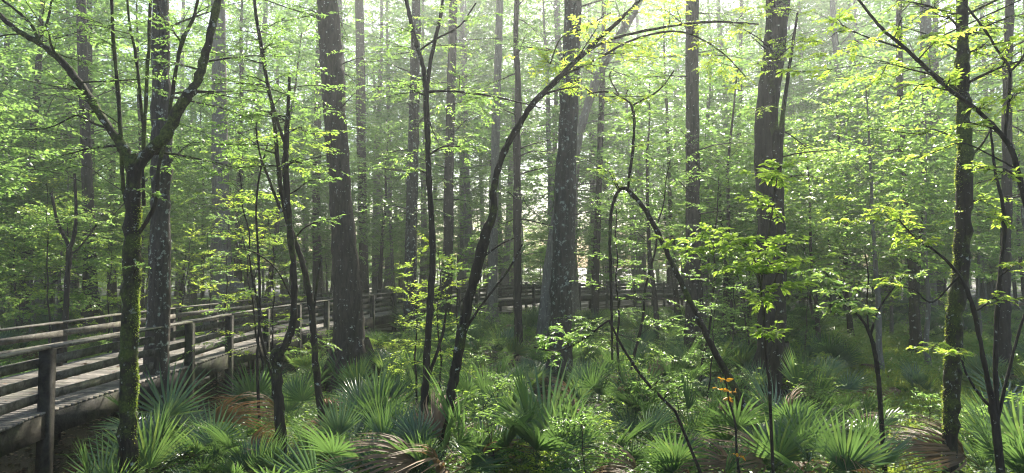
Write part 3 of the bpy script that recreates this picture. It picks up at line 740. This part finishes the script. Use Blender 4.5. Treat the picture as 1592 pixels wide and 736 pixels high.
def zone(px):
    for (a, n1), (b, n2) in zip(ZONES[:-1], ZONES[1:]):
        if a <= px < b: return n1, n2
    return ('left edge', 'nearest post') if px < 0 else ('mossy right trunk', 'right edge')
def autolabel(items, noun, cat, group):
    """items: (object, x, y)"""
    z = {}
    for o, x, y in items: z.setdefault(zone(PX(x, y)), []).append((y, o))
    for (a, b), L in z.items():
        L.sort(key=lambda t: t[0])
        for k, (y, o) in enumerate(L):
            tag(o, '%s %s between %s and %s' % (ORD[k] if k < len(ORD) else 'farthest', noun, a, b), cat, group)

under = [gen_tree(200 + i, H, .05 + .006 * H, .40, 44, 2.5 + .1 * H, .14, 14, 13, .95, lean=.05, flat=.6, ratio=.6) for i, H in enumerate((6, 7.5, 9, 10.5, 12))]
mid = [gen_tree(300 + i, H, .16, .25, 62, 3.8, .17, 14, 13, 1.25, lean=.03, flat=.65, ratio=.58, kind='under') for i, H in enumerate((14, 16, 18))]
cano = [gen_tree(400 + i, H, .30 + .04 * i, .24, 62, 6.0, .27, 13, 12, 1.7, lean=.02, kind='canopy', sides=10, flat=.7) for i, H in enumerate((23, 26, 29))]
tall = [gen_tree(460 + i, H, .38, .42, 60, 6.6, .30, 13, 12, 1.9, lean=.02, kind='canopy', sides=10, flat=.7, ratio=.6) for i, H in enumerate((35, 40))]
bush = [gen_tree(450 + i, H, .07, .08, 44, 3.0, .18, 13, 13, 1.1, lean=.05, flat=.65, ratio=.6) for i, H in enumerate((5, 7))]
protos = {'u': [], 'm': [], 'c': [], 'b': [], 't': []}
for k, L in (('u', under), ('m', mid), ('c', cano), ('t', tall), ('b', bush)):
    for i, wl in enumerate(L):
        nm = {'u': 'understory_tree', 'm': 'slender_tree', 'c': 'canopy_tree', 'b': 'bushy_tree', 't': 'canopy_tree'}[k]
        protos[k].append([make_tree(nm, wl, ([BARK_DARK, BARK, BARK_PALE] if k == 'u' else [BARK_PALE, BARK, BARK_PALE])[i % 3], LEAF if k in 'ub' else LEAF_CANOPY), False])  # mostly pale bark on taller background trees: haze greying put into their colour
rng = np.random.default_rng(77)
taken = [(np.array(h.location)[:2], 1.6) for h in HERO]
def free(x, y, r):
    if np.min(np.linalg.norm(EDGE_MID - (x, y), axis=1)) < DW / 2 + .8: return False
    return all((p[0] - x) ** 2 + (p[1] - y) ** 2 > max(r, q) ** 2 for p, q in taken)
items = {'u': [], 'm': [], 'c': [], 'b': [], 't': []}
def place(k, x, y):
    i = int(rng.integers(len(protos[k]))); pr = protos[k][i]
    if not pr[1]: o = pr[0]; pr[1] = True
    else: o = copy_tree(pr[0])
    o.location = (x, y, float(gz(x, y)) if math.hypot(x, y - 30) < 70 else 0)
    o.rotation_euler = (rng.normal(0, .03), rng.normal(0, .03), rng.uniform(0, 6.28))
    s = rng.uniform(.82, 1.2); o.scale = (s, s, s * rng.uniform(.92, 1.1))
    items[k].append((o, x, y)); taken.append((np.array((x, y)), 1.))
def scatter(k, n, y0, y1, rad, pw=1.0, pxr=(-120, 1712)):
    c = 0; t = 0
    while c < n and t < 6000:
        t += 1
        y = y0 + (y1 - y0) * rng.uniform() ** pw; px = rng.uniform(*pxr); x = (px - 796) / F * y
        if k == 'u' and y < 27 and 150 < px < 620: continue
        if k in 'cm' and ((5 < x < 26 and 26 < y < 52 and rng.uniform() < .8) or (-5 < x < 5 and y < 45 and rng.uniform() < .5)): continue
        if k in 'cm' and -28 < x < -6 and 26 < y < 52 and rng.uniform() < .6: continue
        if k in 'cmt' and -3 < x < 17 and 51 < y < 68 and rng.uniform() < .6: continue
        if k == 'u' and 1230 < px and y < 40 and rng.uniform() < .6: continue
        if k == 'u' and 540 < px < 1090 and y < 54 and rng.uniform() < .85: continue
        if free(x, y, rad): place(k, x, y); c += 1
scatter('c', 16, 34, 50, 3.0, 1)
scatter('t', 46, 60, 104, 2.8, .8, (0, 1560))
scatter('t', 12, 58, 90, 2.4, .8, (760, 1300))
scatter('t', 6, 58, 90, 2.2, .8, (520, 760))
scatter('c', 62, 50, 102, 2.4, 1)
scatter('m', 68, 28, 90, 1.9, .9)
scatter('u', 150, 19, 75, 1.3, .95)
scatter('u', 30, 72, 100, 1.2, 1)
scatter('b', 96, 80, 110, 1.2, 1)
for k, L in protos.items():
    for pr in L:
        if not pr[1]:
            for ch in list(pr[0].children): bpy.data.objects.remove(ch)
            bpy.data.objects.remove(pr[0])
autolabel(items['u'], 'low leafy understory tree', 'tree', 'leafy understory trees of the background')
autolabel(items['b'], 'distant bushy tree', 'tree', 'bushy trees at the far end of the forest')
autolabel(items['m'], 'slim background tree', 'tree', 'slim trees of the background')
autolabel(items['t'], 'tallest hazy canopy tree', 'tree', 'tallest trees of the hazy distance')
autolabel(items['c'], 'tall canopy tree', 'tree', 'tall canopy trees of the background')

# ------------------------------------------------------------------ saplings and low shrubs of the middle ground
sapl = [make_tree('leafy_sapling', gen_tree(700 + i, H, .018 + .004 * H, .30, 16, .5 + .22 * H, .07, 9, 10, .42, lean=.10, fine=True, twigtube=True, sides=6, flat=.35), BARK_DARK, [LEAF, LEAF_BRIGHT][i % 2])
        for i, H in enumerate((3.2, 4.2, 5.2, 6.2))]
shr = [make_tree('low_shrub', gen_tree(800 + i, H, .012, .12, 14, .45 + .2 * H, .06, 7, 9, .3, lean=.12, fine=True, twigtube=True, sides=5, flat=.45, elev=(.1, 1.)), BARK_DARK, [LEAF_BRIGHT, LEAF, LEAF_HERB][i % 3])
       for i, H in enumerate((.8, 1.1, 1.5))]
rng = np.random.default_rng(42)
def strew(protos_, n, y0, y1, pxr, rad, out, pw=1.):
    c = t = 0; first = [True] * len(protos_)
    while c < n and t < 5000:
        t += 1; y = y0 + (y1 - y0) * rng.uniform() ** pw; px = rng.uniform(*pxr); x = (px - 796) / F * y
        if px < 420 and y < 24 and out is SAP: continue
        if 540 < px < 1080 and y > 16 and out is SAP: continue
        if px > 1280 and 13 < y: continue
        if any(abs(px - q_) < 42 and y < d_ for q_, d_ in ((546, 19), (870, 17.8), (1203, 18.5))): continue
        if not free(x, y, rad): continue
        i = c % len(protos_)
        o = protos_[i] if first[i] else copy_tree(protos_[i]); first[i] = False
        o.location = (x, y, float(gz(x, y)) - .02); o.rotation_euler = (rng.normal(0, .06), rng.normal(0, .06), rng.uniform(0, 6.28))
        k = rng.uniform(.8, 1.2); o.scale = (k, k, k); out.append((o, x, y)); taken.append((np.array((x, y)), rad)); c += 1
SAP, SHR = [], []
strew(sapl, 24, 14, 27, (-60, 1650), .7, SAP)
strew(shr, 64, 9.5, 28, (150, 1650), .35, SHR, 1.2)
autolabel(SAP, 'thin leafy sapling', 'sapling', 'saplings of the middle ground')
autolabel(SHR, 'low leafy shrub', 'shrub', 'low shrubs among the palmettos')

# ------------------------------------------------------------------ palmettos
def frond_mesh(rng, dead=False, size=1.):
    """one fan leaf: stalk along its own direction plus blades; built at the origin leaving along +X, rising by the caller's rotation"""
    m = MB(); sl = rng.uniform(.35, .95) * size
    n = 5; t = np.linspace(0, 1, n)
    stalk = np.c_[t * sl, np.zeros(n), -.10 * sl * t ** 2]
    m.tube(stalk, np.linspace(.009, .005, n), n=4)
    c = stalk[-1]; nb = int(rng.integers(20, 27)); sp = rng.uniform(.95, 1.8) if not dead else .9
    R0 = rng.uniform(.52, .85) * size; fd = float(rng.choice([0, .05, .15, .4]))
    tilt = rng.uniform(-.5, -.1)
    for k in range(nb):
        a = -sp + 2 * sp * k / (nb - 1) + rng.normal(0, .015)
        L = R0 * (1 - .25 * (abs(a) / sp) ** 2) * rng.uniform(.93, 1.05)
        d = np.array((math.cos(a), math.sin(a), .22 * (abs(a) / sp) + rng.normal(0, .025)))
        d = unit(d); s = np.array((-math.sin(a), math.cos(a), 0))
        ns = 5; q = np.linspace(0, 1, ns + 1)
        drp = rng.uniform(.0, .12) + fd if not dead else rng.uniform(.5, 1.1)
        cen = c + d[None] * (q * L)[:, None]; cen[:, 2] -= drp * L * q ** 2.6
        W = np.array([.006, .028, .034, .028, .015, .002]) * (size ** .5) * 1.0
        up = np.array((0, 0, 1.))
        l = cen + s * W[:, None] * .5 + up * W[:, None] * .35; r = cen - s * W[:, None] * .5 + up * W[:, None] * .35
        V = np.stack([l, cen, r], 1).reshape(-1, 3); f = []
        for i in range(ns):
            b = i * 3; f += [[b, b + 1, b + 4, b + 3], [b + 1, b + 2, b + 5, b + 4]]
        m.add(V, f)
    return m
prng = np.random.default_rng(11)
FR = []; FD = []
for i in range(8):
    me = frond_mesh(prng).mesh('frond'); me.materials.append(PALM); FR.append(me)
for i in range(3):
    me = frond_mesh(prng, dead=True).mesh('dead_frond'); me.materials.append(PALM_DEAD); FD.append(me)
def make_palm(seed, n, dead=1):
    rg = np.random.default_rng(seed); root = empty('palmetto', (0, 0, 0)); az = rg.uniform(0, 6.28)
    for k in range(n):
        az += 2.4; e = .35 + 1.0 * (k / n) + rg.normal(0, .22)
        o = bpy.data.objects.new('frond', FR[int(rg.integers(len(FR)))]); COL.objects.link(o); o.parent = root
        o.location = (math.cos(az) * .04, math.sin(az) * .04, .02)
        o.rotation_euler = (rg.normal(0, .55), -e, az); s = rg.uniform(.65, 1.25); o.scale = (s, s, s)
    for k in range(dead):
        az = rg.uniform(0, 6.28); o = bpy.data.objects.new('dead_frond', FD[int(rg.integers(len(FD)))]); COL.objects.link(o); o.parent = root
        o.location = (0, 0, .06); o.rotation_euler = (rg.normal(0, .6), -rg.uniform(.05, .7), az); o['label'] = 'brown withered fan leaf'
    return root
def merged_palm(seed, n):
    """the same plant as a single mesh, for far copies"""
    root = make_palm(seed, n, 1); bpy.context.view_layer.update()
    vs_, fs, base, mi = [], [], 0, []
    for ch in root.children:
        me = ch.data; v = np.empty(len(me.vertices) * 3); me.vertices.foreach_get('co', v); v = v.reshape(-1, 3)
        M = np.array(ch.matrix_basis); v = v @ M[:3, :3].T + M[:3, 3]
        l = np.empty(len(me.loops), dtype=np.int32); me.loops.foreach_get('vertex_index', l)
        vs_.append(v); fs.append(l.reshape(-1, 4) + base); base += len(v)
        mi.append(np.full(len(l) // 4, 0 if ch.data.materials[0] == PALM else 1, dtype=np.int32))
    m = MB(); m.v = vs_; m.f = fs; me = m.mesh('palmetto'); me.materials.append(PALM); me.materials.append(PALM_DEAD)
    me.polygons.foreach_set('material_index', np.concatenate(mi))
    for ch in list(root.children): bpy.data.objects.remove(ch)
    bpy.data.objects.remove(root)
    return me
near_protos = [make_palm(500 + i, n, d) for i, (n, d) in enumerate([(10, 2), (12, 2), (7, 1), (11, 2), (5, 2), (8, 1)])]
far_meshes = [merged_palm(600 + i, n) for i, n in enumerate((9, 11, 13))]
pal_n, pal_f = [], []
def palm_at(px, py, scale=1., proto=None, near=True):
    """py: pixel row of the plant's foot on the ground"""
    d = CAMZ * F / max(py - 413, 5); x = (px - 796) / F * d
    add_palm(x, d, scale, proto)
used = set()
def add_palm(x, y, scale, proto=None):
    z = float(gz(x, y))
    if y < 17:
        i = int(prng.integers(len(near_protos))) if proto is None else proto
        if i not in used: o = near_protos[i]; used.add(i)
        else: o = copy_tree(near_protos[i])
        pal_n.append((o, x, y))
    else:
        o = bpy.data.objects.new('palmetto', far_meshes[int(prng.integers(3))]); COL.objects.link(o); pal_f.append((o, x, y))
    o.location = (x, y, z); o.rotation_euler = (0, 0, prng.uniform(0, 6.28)); o.scale = (scale,) * 3
for px, py, s in [(265, 720, 1.15), (170, 790, .8), (235, 765, 1.), (345, 745, .8), (400, 650, 1.1), (452, 665, 1.0), (360, 700, .7), (500, 742, .8), (585, 690, 1.1), (560, 640, .95), (610, 745, .9),
                  (850, 745, 1.4), (900, 735, 1.2), (745, 760, 1.35), (800, 715, .9), (965, 745, 1.1), (1020, 700, .9), (1085, 770, .9), (1120, 665, 1.1), (1165, 720, 1.2), (1215, 745, 1.1),
                  (1250, 655, 1.2), (1290, 775, 1.25), (1300, 640, 1.), (1100, 600, 1.1), (1180, 760, 1.), (1425, 610, .7), (1545, 745, 1.25), (1590, 700, 1.2), (1575, 760, 1.1),
                  (720, 600, 1.1), (700, 660, .9), (620, 600, 1.), (505, 600, 1.05), (480, 580, 1.), (585, 545, 1.), (640, 560, .9), (760, 640, 1.), (810, 620, 1.), (930, 640, .8),
                  (1060, 560, 1.1), (1010, 545, 1.), (1150, 580, 1.2), (1240, 580, 1.1), (1290, 575, 1.), (1030, 760, .8), (430, 755, .9), (660, 770, 1.1),
                  (680, 560, 1.1), (735, 550, 1.2), (790, 560, 1.1), (840, 585, 1.0), (915, 580, 1.1), (960, 600, 1.1), (1000, 620, 1.), (1055, 625, 1.1), (900, 650, 1.1), (655, 625, 1.),
                  (1130, 560, 1.2), (1265, 615, 1.2), (1225, 690, 1.2), (1200, 580, 1.), (1345, 690, .8), (990, 665, 1.1), (790, 675, 1.2), (620, 650, 1.), (540, 720, 1.), (1080, 700, 1.1), (1530, 600, 1.), (1500, 700, 1.), (560, 770, 1.2), (390, 775, .9)]:
    palm_at(px, py, s)
t = 0
while len(pal_f) < 150 and t < 5000:
    t += 1
    y = 17 + 43 * prng.uniform() ** 1.1; px = prng.uniform(-60, 1650); x = (px - 796) / F * y
    if np.min(np.linalg.norm(EDGE_MID - (x, y), axis=1)) < DW / 2 + .9: continue
    if 1290 < px < 1600 and 15 < y < 27: continue
    if 540 < px < 1090 and y > 36: y = 17 + (y - 36) * .7; x = (px - 796) / F * y
    if abs(x + 9) < 2.4 and y < 26: continue
    add_palm(x, y, prng.uniform(.8, 1.35))
autolabel(pal_n, 'foreground palmetto', 'palmetto', 'palmettos covering the forest floor')
zz = {}
for o, x, y in pal_f:
    a, b = zone(PX(x, y)); tag(o, 'small distant green palmetto between the %s and the %s' % (a, b), 'palmetto', 'distant palmettos between the %s and the %s' % (a, b))

# ------------------------------------------------------------------ ground cover
def cover():
    rg = np.random.default_rng(21)
    def pts(n, y0, y1, pw, pxr=(-100, 1700)):
        y = y0 + (y1 - y0) * rg.uniform(size=n) ** pw; px = rg.uniform(*pxr, n); x = (px - 796) / F * y
        return x, y, px
    # leaf litter
    x, y, px = pts(120000, 7, 34, 1.3); z = gz(x, y) + rg.uniform(.005, .05, len(x))
    ddx = rg.uniform(-9.9, -7.8, 260); ddy = rg.uniform(8, 26, 260)
    wx = rg.uniform(-12, -5.5, 5000); wy = rg.uniform(5, 26, 5000)
    ddx = np.r_[ddx, wx]; ddy = np.r_[ddy, wy]
    x = np.r_[x, ddx]; y = np.r_[y, ddy]; z = np.r_[z, np.full(260, DECK_Z + .008), np.maximum(gz(wx, wy), -.52) + .01]; n = len(x)
    m = MB(); L = rg.uniform(.05, .13, n)
    m.leaves(np.c_[x, y, z], np.c_[rg.normal(0, 1, (n, 2)), rg.normal(0, .15, n)], UP + rg.normal(0, .35, (n, 3)), L, L * .5)
    tag(m.obj('leaf_litter', LEAF_DEAD), 'brown fallen leaves scattered over the dark forest floor', 'leaf litter', kind='stuff')
    # herbs
    x, y, px = pts(64000, 8.5, 46, 1.1)
    dens = pn(x, y, .35, 3) + .25 * pn(x, y, 1.3, 4) + .15
    dens = np.where((x > -11) & (x < -6) & (y < 18), -1, dens)
    dens -= np.where((px > 1300) & (y < 26), .2, 0)
    dm = np.array([np.min(np.linalg.norm(EDGE_MID - (a, b), axis=1)) for a, b in zip(x, y)])
    keep = (rg.uniform(-.35, .45, len(x)) < dens) & (dm > DW / 2 + .5)
    for h_ in HERO:
        hx, hy = h_.location[:2]
        if h_.name.startswith('canopy') and hy < 20: keep &= ~((abs(x - hx) < .9) & (y < hy + .2) & (y > hy - 2.6))
    x, y = x[keep], y[keep]; n = len(x); per = 16
    h = rg.uniform(.12, .55, n) * (.7 + .3 * pn(x, y, .5, 8) + .3)
    t = np.tile(np.linspace(.25, 1, per), (n, 1)); an = rg.uniform(0, 6.28, (n, per))
    cx = x[:, None] + rg.normal(0, .09, (n, per)); cyy = y[:, None] + rg.normal(0, .09, (n, per)); cz = gz(x, y)[:, None] + h[:, None] * t
    p = np.stack([cx, cyy, cz], -1).reshape(-1, 3); d = np.stack([np.cos(an), np.sin(an), rg.normal(.1, .25, (n, per))], -1).reshape(-1, 3)
    k = len(p); L = rg.uniform(.045, .10, k) * (1 + np.clip(p[:, 1] - 14, 0, 40) * .02)
    m = MB(); m.leaves(p, d, UP + rg.normal(0, .4, (k, 3)), L, L * .45)
    tag(m.obj('undergrowth', LEAF_HERB), 'low green leafy undergrowth between the palmettos', 'undergrowth', kind='stuff')
    # grass clearing on the right
    x, y, px = pts(130000, 11, 36, 1.1, (1180, 1720))
    dn = pn(x, y, .3, 12) + np.clip((px - 1300) / 150, -1, .8)
    kp = rg.uniform(-.4, .8, len(x)) < dn; x, y = x[kp], y[kp]; n = len(x)
    L = rg.uniform(.12, .34, n)
    m = MB(); m.leaves(np.c_[x, y, gz(x, y) - .01], np.c_[rg.normal(0, .7, (n, 2)), rg.uniform(.3, 1., n)], rg.normal(0, 1, (n, 3)), L, L * .12)
    x, y, px = pts(40000, 12, 30, 1.1, (1150, 1720)); dn = pn(x, y, .3, 12) + np.clip((px - 1300) / 150, -1, .8)
    kp = rg.uniform(-.4, .8, len(x)) < dn; x, y = x[kp], y[kp]; n = len(x); L = rg.uniform(.03, .07, n)
    m.leaves(np.c_[x, y, gz(x, y) + rg.uniform(.03, .18, n)], np.c_[rg.normal(0, 1, (n, 2)), rg.normal(0, .3, n)], UP + rg.normal(0, .3, (n, 3)), L, L * .6)
    tag(m.obj('grass', GRASS), 'short yellow-green grass in the clearing on the right', 'grass', kind='stuff')
cover()

# fallen branches and small logs
lr = np.random.default_rng(9); FB = []
for k in range(26):
    y = lr.uniform(9, 24); px = lr.uniform(230, 1600); x = (px - 796) / F * y
    ln = lr.uniform(.8, 3.2); r = lr.uniform(.012, .05); a = lr.uniform(0, 3.14); n = 9
    t = np.linspace(0, 1, n) - .5
    q = np.c_[np.cos(a) * t * ln, np.sin(a) * t * ln, np.zeros(n)]; q[:, :2] += np.cumsum(lr.normal(0, .03, (n, 2)), 0)
    q[:, 2] = gz(x + q[:, 0], y + q[:, 1]) + r * .8 + lr.uniform(0, .12) * (t + .5)
    m = MB(); m.tube(q, r * np.linspace(1, .5, n), n=7, rough=.08, rng=lr)
    for j in range(3):
        i = int(lr.integers(2, n - 1)); b = q[i]; e = b + np.array((lr.normal(0, .3), lr.normal(0, .3), lr.uniform(.05, .35)))
        m.tube([b, (b + e) / 2 + lr.normal(0, .03, 3), e], [r * .4, r * .3, .003], n=4)
    o = m.obj('fallen_branch', [BARK_DARK, BARK_PALE, BARK_MOSS][k % 3]); o.location = (x, y, 0); FB.append((o, x, y))
autolabel(FB, 'fallen branch', 'branch', 'fallen branches on the forest floor')

# ------------------------------------------------------------------ haze
hz = MB(); hz.box((0, 48, 24), (110, 0, 0), (0, 66, 0), (0, 0, 26))
m_, t_, out_ = newmat('haze')
pv = nd(t_, 'ShaderNodeVolumePrincipled'); pv.inputs['Color'].default_value = (.93, .97, 1, 1)
pv.inputs['Density'].default_value = HAZE; pv.inputs['Anisotropy'].default_value = .7
t_.links.new(pv.outputs[0], out_.inputs['Volume'])
ho = hz.obj('haze', m_); tag(ho, 'thin pale morning haze filling the forest', 'haze', kind='stuff')
